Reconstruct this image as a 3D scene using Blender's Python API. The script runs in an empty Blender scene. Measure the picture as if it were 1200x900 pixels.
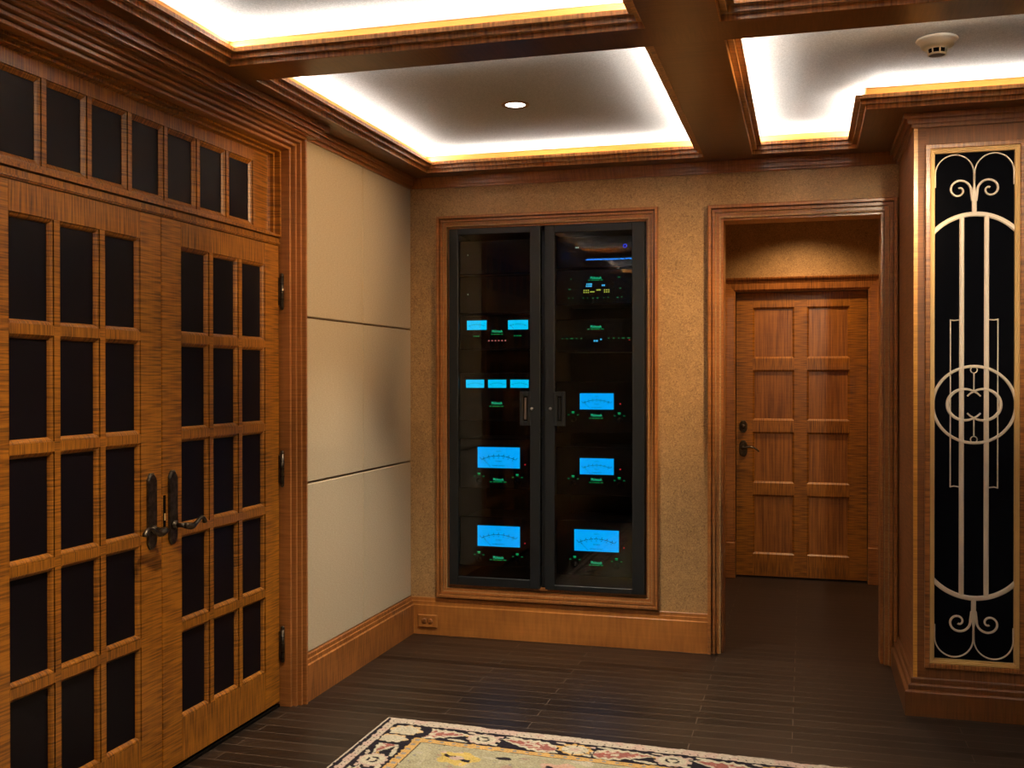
import bpy, math, random
import numpy as np
from mathutils import Vector, Matrix
random.seed(7)
S = bpy.context.scene
COL = S.collection
R_ = math.radians

# ------------------------------------------------------------------ materials
def new_mat(name):
    m = bpy.data.materials.new(name); m.use_nodes = True
    nt = m.node_tree; nt.nodes.clear()
    out = nt.nodes.new('ShaderNodeOutputMaterial')
    b = nt.nodes.new('ShaderNodeBsdfPrincipled')
    nt.links.new(b.outputs[0], out.inputs[0])
    return m, nt, b, out

def plain(name, col, rough=.5, metal=0., spec=.5, coat=0.):
    m, nt, b, o = new_mat(name)
    b.inputs['Base Color'].default_value = (*col, 1)
    b.inputs['Roughness'].default_value = rough
    b.inputs['Metallic'].default_value = metal
    b.inputs['Specular IOR Level'].default_value = spec
    b.inputs['Coat Weight'].default_value = coat
    return m

def emit(name, col, strength):
    m, nt, b, o = new_mat(name)
    b.inputs['Base Color'].default_value = (0, 0, 0, 1)
    b.inputs['Emission Color'].default_value = (*col, 1)
    b.inputs['Emission Strength'].default_value = strength
    b.inputs['Roughness'].default_value = .6
    b.inputs['Specular IOR Level'].default_value = 0.
    return m

def N(nt, t, **kw):
    n = nt.nodes.new(t)
    for k, v in kw.items():
        if k in n.inputs: n.inputs[k].default_value = v
        else: setattr(n, k, v)
    return n

def wood(name, axis, dark, light, curl=.75, curl_scale=140., rough=.32, coat=.15, grain_amp=.14):
    """axis = grain direction; fiddleback bars run across the grain, fine streaks along it"""
    m, nt, b, o = new_mat(name)
    L = nt.links.new
    tc = N(nt, 'ShaderNodeTexCoord')
    def noise(along, across, detail, rough_, dist=0.):
        mp = N(nt, 'ShaderNodeMapping')
        sc = [across]*3; sc['xyz'.index(axis)] = along
        mp.inputs['Scale'].default_value = sc
        L(tc.outputs['Object'], mp.inputs['Vector'])
        n = N(nt, 'ShaderNodeTexNoise', Scale=1., Detail=detail, Roughness=rough_, Distortion=dist)
        L(mp.outputs[0], n.inputs['Vector'])
        return n.outputs['Fac']
    cur = noise(curl_scale, 8., 1., .45, .35)
    gr = noise(3., 90., 4., .6)
    big = noise(2.2, 5., 2., .5)
    def rng(v, a, b_):
        r = N(nt, 'ShaderNodeMapRange'); r.inputs['From Min'].default_value = a; r.inputs['From Max'].default_value = b_
        L(v, r.inputs['Value']); return r.outputs[0]
    c1 = rng(cur, .3, .7); g1 = rng(gr, .3, .7); b1 = rng(big, .3, .7)
    def mad(v, k, add=None, c=0.):
        x = N(nt, 'ShaderNodeMath', operation='MULTIPLY_ADD'); x.inputs[1].default_value = k; L(v, x.inputs[0])
        if add is None: x.inputs[2].default_value = c
        else: L(add, x.inputs[2])
        return x.outputs[0]
    t = mad(c1, curl, None, (1-curl-grain_amp)*.5)
    t = mad(g1, grain_amp, t)
    t = mad(b1, .3, t)
    ramp = N(nt, 'ShaderNodeValToRGB')
    ramp.color_ramp.elements[0].position = .12; ramp.color_ramp.elements[0].color = (*dark, 1)
    ramp.color_ramp.elements[1].position = 1.0; ramp.color_ramp.elements[1].color = (*light, 1)
    L(t, ramp.inputs[0]); L(ramp.outputs[0], b.inputs['Base Color'])
    b.inputs['Roughness'].default_value = rough
    b.inputs['Coat Weight'].default_value = coat
    b.inputs['Coat Roughness'].default_value = .18
    bp = N(nt, 'ShaderNodeBump', Strength=.06, Distance=.002)
    L(t, bp.inputs['Height']); L(bp.outputs[0], b.inputs['Normal'])
    return m

TRIM_D, TRIM_L = (.100, .031, .0075), (.400, .150, .036)
DOOR_D, DOOR_L = (.080, .023, .0025), (.37, .133, .0105)
W = {}
for ax in 'xyz':
    W['t'+ax] = wood('trim_wood_'+ax, ax, TRIM_D, TRIM_L)
    W['d'+ax] = wood('door_wood_'+ax, ax, DOOR_D, DOOR_L, curl=.85, curl_scale=170., rough=.38, coat=.06)
    W['p'+ax] = wood('panel_wood_'+ax, ax, (.10, .028, .006), (.38, .140, .026), curl=.1, grain_amp=.8)
    W['l'+ax] = wood('lip_wood_'+ax, ax, (.13, .043, .010), (.58, .25, .062), curl=.65, curl_scale=110.)  # lighter than the trim wood, standing in for light on the lips
    W['r'+ax] = wood('cornice_wood_'+ax, ax, (.125, .041, .010), (.43, .165, .042), curl=.35, curl_scale=130., rough=.3)
    W['c'+ax] = wood('column_wood_'+ax, ax, (.085, .026, .006), (.26, .092, .021), curl=.5, rough=.55, coat=0.)
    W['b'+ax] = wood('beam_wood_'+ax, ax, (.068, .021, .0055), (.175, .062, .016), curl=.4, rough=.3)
    W['k'+ax] = wood('baseboard_wood_'+ax, ax, (.15, .050, .009), (.50, .19, .040), curl=.22, curl_scale=60.)

def mat_fabric():
    m, nt, b, o = new_mat('acoustic_fabric'); L = nt.links.new
    tc = N(nt, 'ShaderNodeTexCoord')
    mp = N(nt, 'ShaderNodeMapping'); mp.inputs['Scale'].default_value = (1, 60, 260)
    L(tc.outputs['Object'], mp.inputs['Vector'])
    n = N(nt, 'ShaderNodeTexNoise', Scale=1., Detail=3.); L(mp.outputs[0], n.inputs['Vector'])
    r = N(nt, 'ShaderNodeValToRGB')
    r.color_ramp.elements[0].position = .25; r.color_ramp.elements[0].color = (.40, .315, .20, 1)
    r.color_ramp.elements[1].position = .75; r.color_ramp.elements[1].color = (.50, .405, .27, 1)
    L(n.outputs['Fac'], r.inputs[0]); L(r.outputs[0], b.inputs['Base Color'])
    b.inputs['Roughness'].default_value = .9; b.inputs['Specular IOR Level'].default_value = .1
    b.inputs['Sheen Weight'].default_value = .15
    bp = N(nt, 'ShaderNodeBump', Strength=.25, Distance=.001); L(n.outputs['Fac'], bp.inputs['Height']); L(bp.outputs[0], b.inputs['Normal'])
    return m
def mat_wallpaper():
    m, nt, b, o = new_mat('crinkled_wallpaper'); L = nt.links.new
    tc = N(nt, 'ShaderNodeTexCoord')
    n1 = N(nt, 'ShaderNodeTexNoise', Scale=58., Detail=3., Roughness=.6, Distortion=2.5); L(tc.outputs['Object'], n1.inputs['Vector'])
    n2 = N(nt, 'ShaderNodeTexNoise', Scale=7., Detail=2.); L(tc.outputs['Object'], n2.inputs['Vector'])
    a = N(nt, 'ShaderNodeMath', operation='MULTIPLY_ADD'); a.inputs[1].default_value = .22
    L(n2.outputs['Fac'], a.inputs[0]); L(n1.outputs['Fac'], a.inputs[2])
    r = N(nt, 'ShaderNodeValToRGB')
    r.color_ramp.elements[0].position = .42; r.color_ramp.elements[0].color = (.225, .125, .047, 1)
    r.color_ramp.elements[1].position = .78; r.color_ramp.elements[1].color = (.52, .31, .125, 1)
    L(a.outputs[0], r.inputs[0]); L(r.outputs[0], b.inputs['Base Color'])
    b.inputs['Roughness'].default_value = .55
    bp = N(nt, 'ShaderNodeBump', Strength=.35, Distance=.0015); L(n1.outputs['Fac'], bp.inputs['Height']); L(bp.outputs[0], b.inputs['Normal'])
    return m
def mat_floor():
    m, nt, b, o = new_mat('dark_plank_floor'); L = nt.links.new
    tc = N(nt, 'ShaderNodeTexCoord')
    br = N(nt, 'ShaderNodeTexBrick', offset=.37, offset_frequency=2, squash=1.)
    br.inputs['Color1'].default_value = (.0125, .0078, .0052, 1); br.inputs['Color2'].default_value = (.0255, .0158, .0104, 1)
    br.inputs['Mortar'].default_value = (.12, .088, .065, 1)  # pale seams paint the glint along the plank edges
    br.inputs['Scale'].default_value = 1.; br.inputs['Mortar Size'].default_value = .0016
    br.inputs['Brick Width'].default_value = 1.05; br.inputs['Row Height'].default_value = .082
    L(tc.outputs['Object'], br.inputs['Vector'])
    mp = N(nt, 'ShaderNodeMapping'); mp.inputs['Scale'].default_value = (4, 110, 1); L(tc.outputs['Object'], mp.inputs['Vector'])
    n = N(nt, 'ShaderNodeTexNoise', Scale=1., Detail=5., Roughness=.6); L(mp.outputs[0], n.inputs['Vector'])
    mx = N(nt, 'ShaderNodeMix', data_type='RGBA', blend_type='MULTIPLY'); mx.inputs[0].default_value = .55
    rr = N(nt, 'ShaderNodeValToRGB'); rr.color_ramp.elements[0].position = .3; rr.color_ramp.elements[0].color = (.35, .33, .32, 1)
    rr.color_ramp.elements[1].position = .7; rr.color_ramp.elements[1].color = (1.3, 1.25, 1.2, 1)
    L(n.outputs['Fac'], rr.inputs[0]); L(br.outputs['Color'], mx.inputs[6]); L(rr.outputs[0], mx.inputs[7])
    L(mx.outputs[2], b.inputs['Base Color'])
    b.inputs['Roughness'].default_value = .36; b.inputs['Specular IOR Level'].default_value = .28
    ad = N(nt, 'ShaderNodeMath', operation='MULTIPLY_ADD'); ad.inputs[1].default_value = -1.5
    L(br.outputs['Fac'], ad.inputs[0]); L(n.outputs['Fac'], ad.inputs[2])
    bp = N(nt, 'ShaderNodeBump', Strength=.22, Distance=.002); L(ad.outputs[0], bp.inputs['Height']); L(bp.outputs[0], b.inputs['Normal'])
    return m
def mat_ceiling():
    m, nt, b, o = new_mat('textured_ceiling_paper'); L = nt.links.new
    tc = N(nt, 'ShaderNodeTexCoord')
    n = N(nt, 'ShaderNodeTexNoise', Scale=210., Detail=3., Roughness=.7); L(tc.outputs['Object'], n.inputs['Vector'])
    r = N(nt, 'ShaderNodeValToRGB')
    r.color_ramp.elements[0].position = .3; r.color_ramp.elements[0].color = (.36, .355, .35, 1)
    r.color_ramp.elements[1].position = .7; r.color_ramp.elements[1].color = (.66, .65, .64, 1)
    L(n.outputs['Fac'], r.inputs[0]); L(r.outputs[0], b.inputs['Base Color'])
    b.inputs['Roughness'].default_value = .6
    bp = N(nt, 'ShaderNodeBump', Strength=.3, Distance=.001); L(n.outputs['Fac'], bp.inputs['Height']); L(bp.outputs[0], b.inputs['Normal'])
    return m
def mat_glass():
    m, nt, b, o = new_mat('smoked_cabinet_glass'); L = nt.links.new
    nt.nodes.remove(b)
    tr = N(nt, 'ShaderNodeBsdfTransparent'); tr.inputs[0].default_value = (.93, .94, .95, 1)
    gl = N(nt, 'ShaderNodeBsdfGlossy'); gl.inputs['Roughness'].default_value = .0
    tc = N(nt, 'ShaderNodeTexCoord')
    n = N(nt, 'ShaderNodeTexNoise', Scale=2.2, Detail=0.); L(tc.outputs['Object'], n.inputs['Vector'])
    bp = N(nt, 'ShaderNodeBump', Strength=.03, Distance=.02); L(n.outputs['Fac'], bp.inputs['Height']); L(bp.outputs[0], gl.inputs['Normal'])
    fr = N(nt, 'ShaderNodeFresnel', IOR=1.38)
    mx = N(nt, 'ShaderNodeMixShader'); L(fr.outputs[0], mx.inputs[0]); L(tr.outputs[0], mx.inputs[1]); L(gl.outputs[0], mx.inputs[2])
    L(mx.outputs[0], o.inputs[0])
    return m
def mat_bronze():
    m, nt, b, o = new_mat('oil_rubbed_bronze'); L = nt.links.new
    tc = N(nt, 'ShaderNodeTexCoord')
    n = N(nt, 'ShaderNodeTexNoise', Scale=60., Detail=3.); L(tc.outputs['Object'], n.inputs['Vector'])
    r = N(nt, 'ShaderNodeValToRGB')
    r.color_ramp.elements[0].position = .4; r.color_ramp.elements[0].color = (.055, .043, .032, 1)
    r.color_ramp.elements[1].position = .75; r.color_ramp.elements[1].color = (.13, .10, .07, 1)
    L(n.outputs['Fac'], r.inputs[0]); L(r.outputs[0], b.inputs['Base Color'])
    b.inputs['Metallic'].default_value = .9; b.inputs['Roughness'].default_value = .3
    return m
def mat_rug():
    m, nt, b, o = new_mat('woven_rug'); L = nt.links.new
    at = N(nt, 'ShaderNodeAttribute', attribute_name='pattern')
    tc = N(nt, 'ShaderNodeTexCoord')
    mp = N(nt, 'ShaderNodeMapping'); mp.inputs['Scale'].default_value = (160, 300, 1); L(tc.outputs['Object'], mp.inputs['Vector'])
    n = N(nt, 'ShaderNodeTexNoise', Scale=1., Detail=2.); L(mp.outputs[0], n.inputs['Vector'])
    rr = N(nt, 'ShaderNodeMapRange'); rr.inputs['To Min'].default_value = .65; rr.inputs['To Max'].default_value = 1.3
    L(n.outputs['Fac'], rr.inputs['Value'])
    mx = N(nt, 'ShaderNodeMix', data_type='RGBA', blend_type='MULTIPLY'); mx.inputs[0].default_value = 1.
    L(at.outputs['Color'], mx.inputs[6]); L(rr.outputs[0], mx.inputs[7]); L(mx.outputs[2], b.inputs['Base Color'])
    b.inputs['Roughness'].default_value = .95; b.inputs['Specular IOR Level'].default_value = .05
    bp = N(nt, 'ShaderNodeBump', Strength=.5, Distance=.002); L(n.outputs['Fac'], bp.inputs['Height']); L(bp.outputs[0], b.inputs['Normal'])
    return m
M = dict(fabric=mat_fabric(), paper=mat_wallpaper(), floor=mat_floor(), ceil=mat_ceiling(), glass=mat_glass(), bronze=mat_bronze(), rug=mat_rug(),
         pane=plain('dark_door_pane', (.0042, .003, .0048), .4, spec=.12), void=plain('black_void', (.004, .004, .004), .9, spec=.05),
         steel=plain('charcoal_steel', (.0058, .0082, .0100), .45, spec=.4), black=plain('black_steel', (.006, .007, .008), .4, spec=.3),
         face=plain('black_glass_faceplate', (.003, .003, .004), .25, spec=.12), rubber=plain('dark_gap', (.004, .003, .002), .9, spec=.05),
         silver=plain('brushed_silver', (.55, .55, .6), .3, 1.), white=plain('ivory_plastic', (.62, .60, .52), .45),
         gold=plain('gilt_bead', (.78, .54, .24), .38, .2), grille=plain('champagne_metal', (.86, .75, .62), .5, .1),
         edgelit=wood('edge_highlight_wood', 'z', (.42, .16, .02), (.85, .42, .07), curl=.6),  # bright orange wood colour holding the column edge highlight
         cove=plain('cove_glow_wood', (.72, .40, .13), .6, spec=.2),  # LED glow on the trough wall put partly into this pale orange
         grillback=plain('navy_black_cloth', (.0016, .0019, .0036), .85, spec=.05),
         meter=emit('meter_blue', (.0, .42, 1.0), 1.0), metercyan=emit('meter_cyan', (.0, .62, 1.0), 1.0), tick=plain('meter_ink', (.0, .015, .06), .8, spec=0),
         green=emit('legend_green', (.0, .55, .16), 1.), dgreen=emit('legend_dim_green', (.0, .22, .05), 1.), teal=emit('legend_teal', (.02, .75, .33), 1.),
         red=emit('led_red', (.65, .02, .03), 1.), pink=emit('led_pink', (.75, .22, .2), 1.), yel=emit('display_yellow', (.36, .42, .05), 1.),
         cyan=emit('display_cyan', (.06, .5, .85), 1.), wht=emit('led_white', (.6, 1., .85), 1.), blue=emit('led_blue', (.0, .03, 1.), 1.),
         strip=emit('blue_light_strip', (.03, .28, 1.), 22.), lens=emit('downlight_lens', (1., .93, .85), 9.),
         trimring=plain('downlight_ring', (.32, .19, .10), .4, .6), grey=plain('grey_disc', (.16, .16, .2), .5))

# ------------------------------------------------------------------ mesh builder
class MB:
    def __init__(s): s.v = []; s.f = []; s.m = []; s.mats = []; s.sm = []
    def mi(s, mat):
        if mat not in s.mats: s.mats.append(mat)
        return s.mats.index(mat)
    def add(s, vs, fs, mat, smooth=False):
        o = len(s.v); s.v += [tuple(v) for v in vs]; k = s.mi(mat)
        for f in fs: s.f.append(tuple(o+i for i in f)); s.m.append(k); s.sm.append(smooth)
    def box(s, x0, x1, y0, y1, z0, z1, mat):
        vs = [(x, y, z) for x in (x0, x1) for y in (y0, y1) for z in (z0, z1)]
        s.add(vs, [(0,1,3,2),(4,6,7,5),(0,4,5,1),(2,3,7,6),(0,2,6,4),(1,5,7,3)], mat)
    def bbox(s, x0, x1, y0, y1, z0, z1, mat, e=.002, axis=1, sgn=-1):
        """box whose face on one side has chamfered edges"""
        lo = [x0, y0, z0]; hi = [x1, y1, z1]; u, w = [i for i in range(3) if i != axis]
        front = lo[axis] if sgn < 0 else hi[axis]; back = hi[axis] if sgn < 0 else lo[axis]
        rings = []
        for off, d in ((0, back), (0, front - sgn*e), (e, front)):
            ring = []
            for a, b_ in ((0,0),(1,0),(1,1),(0,1)):
                p = [0,0,0]; p[axis] = d
                p[u] = (lo[u]+off) if a == 0 else (hi[u]-off); p[w] = (lo[w]+off) if b_ == 0 else (hi[w]-off); ring.append(tuple(p))
            rings.append(ring)
        vs = sum(rings, []); fs = [(0,1,2,3), (8,9,10,11)]
        for r in (0, 4):
            for i in range(4): j = (i+1) % 4; fs.append((r+i, r+j, r+4+j, r+4+i))
        s.add(vs, fs, mat)
    def sweep(s, path, prof, to, mats, closed=False, caps=True):
        """path: list of (u,v); prof: list of (a,b): a offset to the left of travel, b along the plane normal; to(u,v,b)->xyz"""
        n = len(path); P = [Vector(p) for p in path]; rings = []
        def nrm(i, j):
            d = (P[j]-P[i]).normalized(); return Vector((-d.y, d.x))
        for i in range(n):
            if closed or 0 < i < n-1:
                n0 = nrm((i-1) % n, i); n1 = nrm(i, (i+1) % n); mt = (n0+n1); mt = mt / max(1e-6, (1+n0.dot(n1)))
            elif i == 0: mt = nrm(0, 1)
            else: mt = nrm(n-2, n-1)
            rings.append([to(P[i].x+mt.x*a, P[i].y+mt.y*a, b) for a, b in prof])
        k = len(prof)
        for i in range(n if closed else n-1):
            j = (i+1) % n; d = P[j]-P[i]; mat = mats[0] if abs(d.x) >= abs(d.y) else mats[1]
            vs = rings[i]+rings[j]
            s.add(vs, [(q, q+1, k+q+1, k+q) for q in range(k-1)], mat)
        if caps and not closed:
            s.add(rings[0], [tuple(range(k))], mats[0]); s.add(rings[-1], [tuple(range(k))], mats[-1])
    def ribbon(s, pts, width, to, b0, b1, mat, closed=False, taper=None):
        """flat bar of given width following pts in a plane, from depth b0 to b1 (front)"""
        n = len(pts); P = [Vector(p) for p in pts]; rings = []
        for i in range(n):
            a = P[(i-1) % n] if (closed or i > 0) else P[i]; c = P[(i+1) % n] if (closed or i < n-1) else P[i]
            d = (c-a).normalized(); nn = Vector((-d.y, d.x)); w = (taper[i] if taper else width)/2
            q0 = P[i]+nn*w; q1 = P[i]-nn*w; h0 = P[i]+nn*w*.55; h1 = P[i]-nn*w*.55
            bm_ = b0+(b1-b0)*.6
            rings.append([to(q0.x, q0.y, b0), to(q0.x, q0.y, bm_), to(h0.x, h0.y, b1), to(h1.x, h1.y, b1), to(q1.x, q1.y, bm_), to(q1.x, q1.y, b0)])
        vs = sum(rings, []); fs = []
        for i in range(n if closed else n-1):
            j = (i+1) % n
            for q in range(6): r = (q+1) % 6; fs.append((i*6+q, i*6+r, j*6+r, j*6+q))
        if not closed: fs += [tuple(range(6)), tuple(range((n-1)*6, n*6))]
        s.add(vs, fs, mat)
    def tube(s, pts, radii, mat, seg=12, flat=1.):
        P = [Vector(p) for p in pts]; n = len(P)
        if not isinstance(radii, (list, tuple)): radii = [radii]*n
        up = None; rings = []
        for i in range(n):
            d = (P[min(n-1, i+1)]-P[max(0, i-1)]).normalized()
            if up is None: up = d.orthogonal().normalized()
            up = (up - d*up.dot(d)).normalized(); sd = d.cross(up)
            rings += [tuple(P[i]+(up*math.cos(t)+sd*math.sin(t)*flat)*radii[i]) for t in [2*math.pi*q/seg for q in range(seg)]]
        fs = []
        for i in range(n-1):
            for q in range(seg): r = (q+1) % seg; fs.append((i*seg+q, i*seg+r, (i+1)*seg+r, (i+1)*seg+q))
        fs += [tuple(range(seg)), tuple(range((n-1)*seg, n*seg))]
        s.add(rings, fs, mat, True)
    def lathe(s, prof, c, mat, seg=40, axis='z'):
        vs = []; fs = []; k = len(prof)
        for q in range(seg):
            t = 2*math.pi*q/seg
            for r, h in prof:
                if axis == 'z': vs.append((c[0]+r*math.cos(t), c[1]+r*math.sin(t), c[2]+h))
                elif axis == 'y': vs.append((c[0]+r*math.cos(t), c[1]+h, c[2]+r*math.sin(t)))
                else: vs.append((c[0]+h, c[1]+r*math.cos(t), c[2]+r*math.sin(t)))
        for q in range(seg):
            r = (q+1) % seg
            for i in range(k-1): fs.append((q*k+i, r*k+i, r*k+i+1, q*k+i+1))
        s.add(vs, fs, mat, True)
    def poly(s, pts, to, b0, b1, mat, e=0.):
        """extruded polygon with optional chamfer e at the front"""
        n = len(pts); c = Vector((sum(p[0] for p in pts)/n, sum(p[1] for p in pts)/n))
        def ins(p): v = Vector(p)-c; l = v.length; return c+v*((l-e)/l)
        rings = [[to(p[0], p[1], b0) for p in pts], [to(p[0], p[1], b1-(b1-b0)*(.4 if e else 0)) for p in pts]]
        if e: rings.append([to(*ins(p), b1) for p in pts])
        vs = sum(rings, []); m = len(rings); fs = [tuple(range(n)), tuple(range((m-1)*n, m*n))]
        for r in range(m-1):
            for i in range(n): j = (i+1) % n; fs.append((r*n+i, r*n+j, (r+1)*n+j, (r+1)*n+i))
        s.add(vs, fs, mat)
    def text(s, body, size, c, mat, y, depth=.0004, sx=1.):
        cu = bpy.data.curves.new('t', 'FONT'); cu.body = body; cu.size = size; cu.align_x = 'CENTER'; cu.align_y = 'CENTER'; cu.resolution_u = 2
        ob = bpy.data.objects.new('t', cu); me = bpy.data.meshes.new_from_object(ob)
        s.add([(c[0]+v.co.x*sx, y, c[1]+v.co.y) for v in me.vertices], [tuple(p.vertices) for p in me.polygons], mat)
        bpy.data.objects.remove(ob); bpy.data.curves.remove(cu); bpy.data.meshes.remove(me)
    def build(s, name, parent=None, loc=None):
        me = bpy.data.meshes.new(name)
        o = loc if loc is not None else (parent.get('_o') if parent is not None else None)
        off = Vector(o) if o is not None else Vector((0, 0, 0))
        me.from_pydata([tuple(Vector(v)-off) for v in s.v], [], s.f)
        for m in s.mats: me.materials.append(m)
        me.polygons.foreach_set('material_index', s.m); me.polygons.foreach_set('use_smooth', s.sm)
        me.update()
        import bmesh
        bm = bmesh.new(); bm.from_mesh(me); bmesh.ops.recalc_face_normals(bm, faces=bm.faces); bm.to_mesh(me); bm.free()
        ob = bpy.data.objects.new(name, me); COL.objects.link(ob)
        if parent is not None: ob.parent = parent
        else: ob.location = off
        ORIG[ob.name] = tuple(off)
        return ob
ORIG = {}
def kid(mb, name, parent, label=None):
    ob = mb.build(name, parent, ORIG[parent.name])
    if label: ob['label'] = label
    return ob
def tag(o, label, cat, kind=None, group=None):
    o['label'] = label; o['category'] = cat
    if kind: o['kind'] = kind
    if group: o['group'] = group
    return o
def root(name, loc, label, cat, kind=None, group=None):
    o = bpy.data.objects.new(name, None); o.empty_display_size = .1; COL.objects.link(o); o.location = loc
    ORIG[o.name] = tuple(loc)
    return tag(o, label, cat, kind, group)
def struct(mb, name, label, cat): return tag(mb.build(name), label, cat, 'structure')

XZ = lambda y: (lambda u, v, b: (u, y-b, v))          # plane facing the room from the back (normal -y)
YZ = lambda x: (lambda u, v, b: (x+b, u, v))          # plane facing +x
XY = lambda u, v, b: (u, v, b)
def arc(cx, cz, r, a0, a1, n=24): return [(cx+r*math.cos(R_(a0+(a1-a0)*i/n)), cz+r*math.sin(R_(a0+(a1-a0)*i/n))) for i in range(n+1)]

# ------------------------------------------------------------------ room constants
RX, RY = 5.67, -8.3
SOF, CEI = 2.56, 2.65
COLX0, COLX1, COLY = 2.597, 3.073, -.766

# floor, ceiling
mb = MB(); mb.box(-.16, RX+.1, RY-.1, 2.4, -.06, 0, M['floor'])
struct(mb, 'floor', 'dark brown narrow plank hardwood floor', 'floor')
mb = MB(); mb.box(-.16, RX+.1, RY-.1, .1, CEI, CEI+.06, M['ceil'])
struct(mb, 'ceiling', 'pale textured ceiling panels lit from the cove edges', 'ceiling')

# walls
mb = MB(); mb.box(-.16, -.032, -1.34, .15, 0, CEI, M['paper'])
struct(mb, 'wall_left', 'left wall behind the fabric panels', 'wall')
mb = MB(); mb.box(-.16, .0, RY, -3.215, 0, CEI, M['paper']); mb.box(-.16, 0, -3.215, -1.34, 2.5, CEI, M['paper'])
struct(mb, 'wall_left_front', 'left wall around and before the glazed doors', 'wall')
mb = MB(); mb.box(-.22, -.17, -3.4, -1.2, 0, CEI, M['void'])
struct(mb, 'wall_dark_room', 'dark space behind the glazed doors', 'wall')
mb = MB()
for x0, x1, z0, z1 in ((-.03, .215, 0, CEI), (.215, 1.345, 0, .265), (.215, 1.345, 2.285, CEI), (1.345, 1.725, 0, CEI), (1.725, 2.53, 2.272, CEI), (2.53, RX+.1, 0, CEI)):
    mb.box(x0, x1, 0, .15, z0, z1, M['paper'])
struct(mb, 'wall_back', 'back wall in crinkled golden tan wallpaper', 'wall')
mb = MB(); mb.box(RX, RX+.1, RY, .15, 0, CEI, M['fabric']); struct(mb, 'wall_right', 'right side wall in beige fabric', 'wall')
mb = MB(); mb.box(-.1, RX+.1, RY-.1, RY, 0, CEI, M['fabric']); struct(mb, 'wall_rear', 'rear wall behind the viewer', 'wall')
mb = MB()
mb.box(1.44, 1.664, 2.145, 2.25, 0, CEI, M['paper']); mb.box(2.570, 2.80, 2.145, 2.25, 0, CEI, M['paper']); mb.box(1.664, 2.570, 2.145, 2.25, 2.055, CEI, M['paper'])
struct(mb, 'wall_hall_end', 'tan wallpaper wall around the hall door', 'wall')
mb = MB(); mb.box(2.72, 2.8, .15, 2.145, 0, CEI, M['paper']); struct(mb, 'wall_hall_right', 'right wall of the small hall', 'wall')
mb = MB(); mb.box(1.36, 1.44, .15, 2.25, 0, CEI, M['paper']); struct(mb, 'wall_hall_left', 'left wall of the small hall', 'wall')
mb = MB(); mb.box(1.36, 2.8, .15, 2.25, CEI, CEI+.06, M['ceil']); struct(mb, 'ceiling_hall', 'hall ceiling beyond the cased opening', 'ceiling')

# acoustic fabric panels on the left wall: 2 columns x 3 rows
cols = ((-1.338, -.6645, 'beside the glazed doors'), (-.6605, -.001, 'in the corner by the black rack'))
rows = ((.207, .964, 'bottom'), (.972, 1.709, 'middle'), (1.717, 2.52, 'top'))
for y0, y1, wh in cols:
    for z0, z1, rw in rows:
        mb = MB(); mb.bbox(-.030, 0, y0, y1, z0, z1, M['fabric'], .004, axis=0, sgn=1)
        tag(mb.build('acoustic_panel'), f'{rw} beige fabric wall panel {wh}', 'wall panel', group='fabric panels on the left wall')

# ------------------------------------------------------------------ coffered ceiling
TROUGH = [(-.12, CEI-.001), (0, CEI-.001), (0, 2.604), (.040, 2.604), (.041, 2.612)]
MOLD = [(.041, 2.612), (.047, 2.612), (.047, 2.5965), (.027, 2.599), (.025, 2.597), (.025, 2.5785), (.005, 2.581), (.003, 2.579), (.003, SOF+.001), (0, SOF)]
def rect(x0, x1, y0, y1): return [(x0, y0), (x1, y0), (x1, y1), (x0, y1)]
YR = [(-2.0, -.155), (-4.03, -2.185), (-6.06, -4.215), (-8.1, -6.245)]
XR = [(.155, 1.655), (1.89, 3.78), (4.015, 5.515)]
COFF = []
NEARFAR = ('first row from the back wall', 'second row from the back wall', 'third row from the back wall', 'fourth row from the back wall')
for j, (y0, y1) in enumerate(YR):
    for i, (x0, x1) in enumerate(XR):
        if i == 1 and j == 0: poly = [(x0, y0), (x1, y0), (x1, y1), (3.275, y1), (3.275, -.92), (2.395, -.92), (2.395, y1), (x0, y1)]
        else: poly = rect(x0, x1, y0, y1)
        COFF.append((i, j, poly))
        mb = MB(); mb.sweep(poly, TROUGH, XY, (M['cove'], M['cove']), closed=True); mb.sweep(poly, MOLD, XY, (W['lx'], W['ly']), closed=True)
        tag(mb.build('trim_%d' % len(COFF)), 'stepped wooden moulding around the ceiling recess, %s, %s column' % (NEARFAR[j], ('left', 'centre', 'right')[i]), 'trim', 'structure')
def soff(name, x0, x1, y0, y1, ax, label):
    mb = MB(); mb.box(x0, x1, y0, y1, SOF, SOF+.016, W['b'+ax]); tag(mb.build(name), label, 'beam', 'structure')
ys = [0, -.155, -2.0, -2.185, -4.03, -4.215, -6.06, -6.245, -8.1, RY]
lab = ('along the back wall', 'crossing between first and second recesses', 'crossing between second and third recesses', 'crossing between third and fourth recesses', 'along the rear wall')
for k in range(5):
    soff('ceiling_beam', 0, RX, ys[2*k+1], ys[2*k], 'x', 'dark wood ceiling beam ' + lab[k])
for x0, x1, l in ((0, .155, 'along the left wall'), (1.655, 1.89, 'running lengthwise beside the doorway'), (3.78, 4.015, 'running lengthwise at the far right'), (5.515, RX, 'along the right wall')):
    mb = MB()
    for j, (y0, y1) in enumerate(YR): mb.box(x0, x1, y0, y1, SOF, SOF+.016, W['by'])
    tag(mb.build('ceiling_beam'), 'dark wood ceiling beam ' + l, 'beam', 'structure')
mb = MB(); mb.box(2.395, 3.275, -.92, -.155, SOF, SOF+.016, W['bx']); tag(mb.build('ceiling_beam'), 'dark wood soffit above the grille column', 'beam', 'structure')
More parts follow.
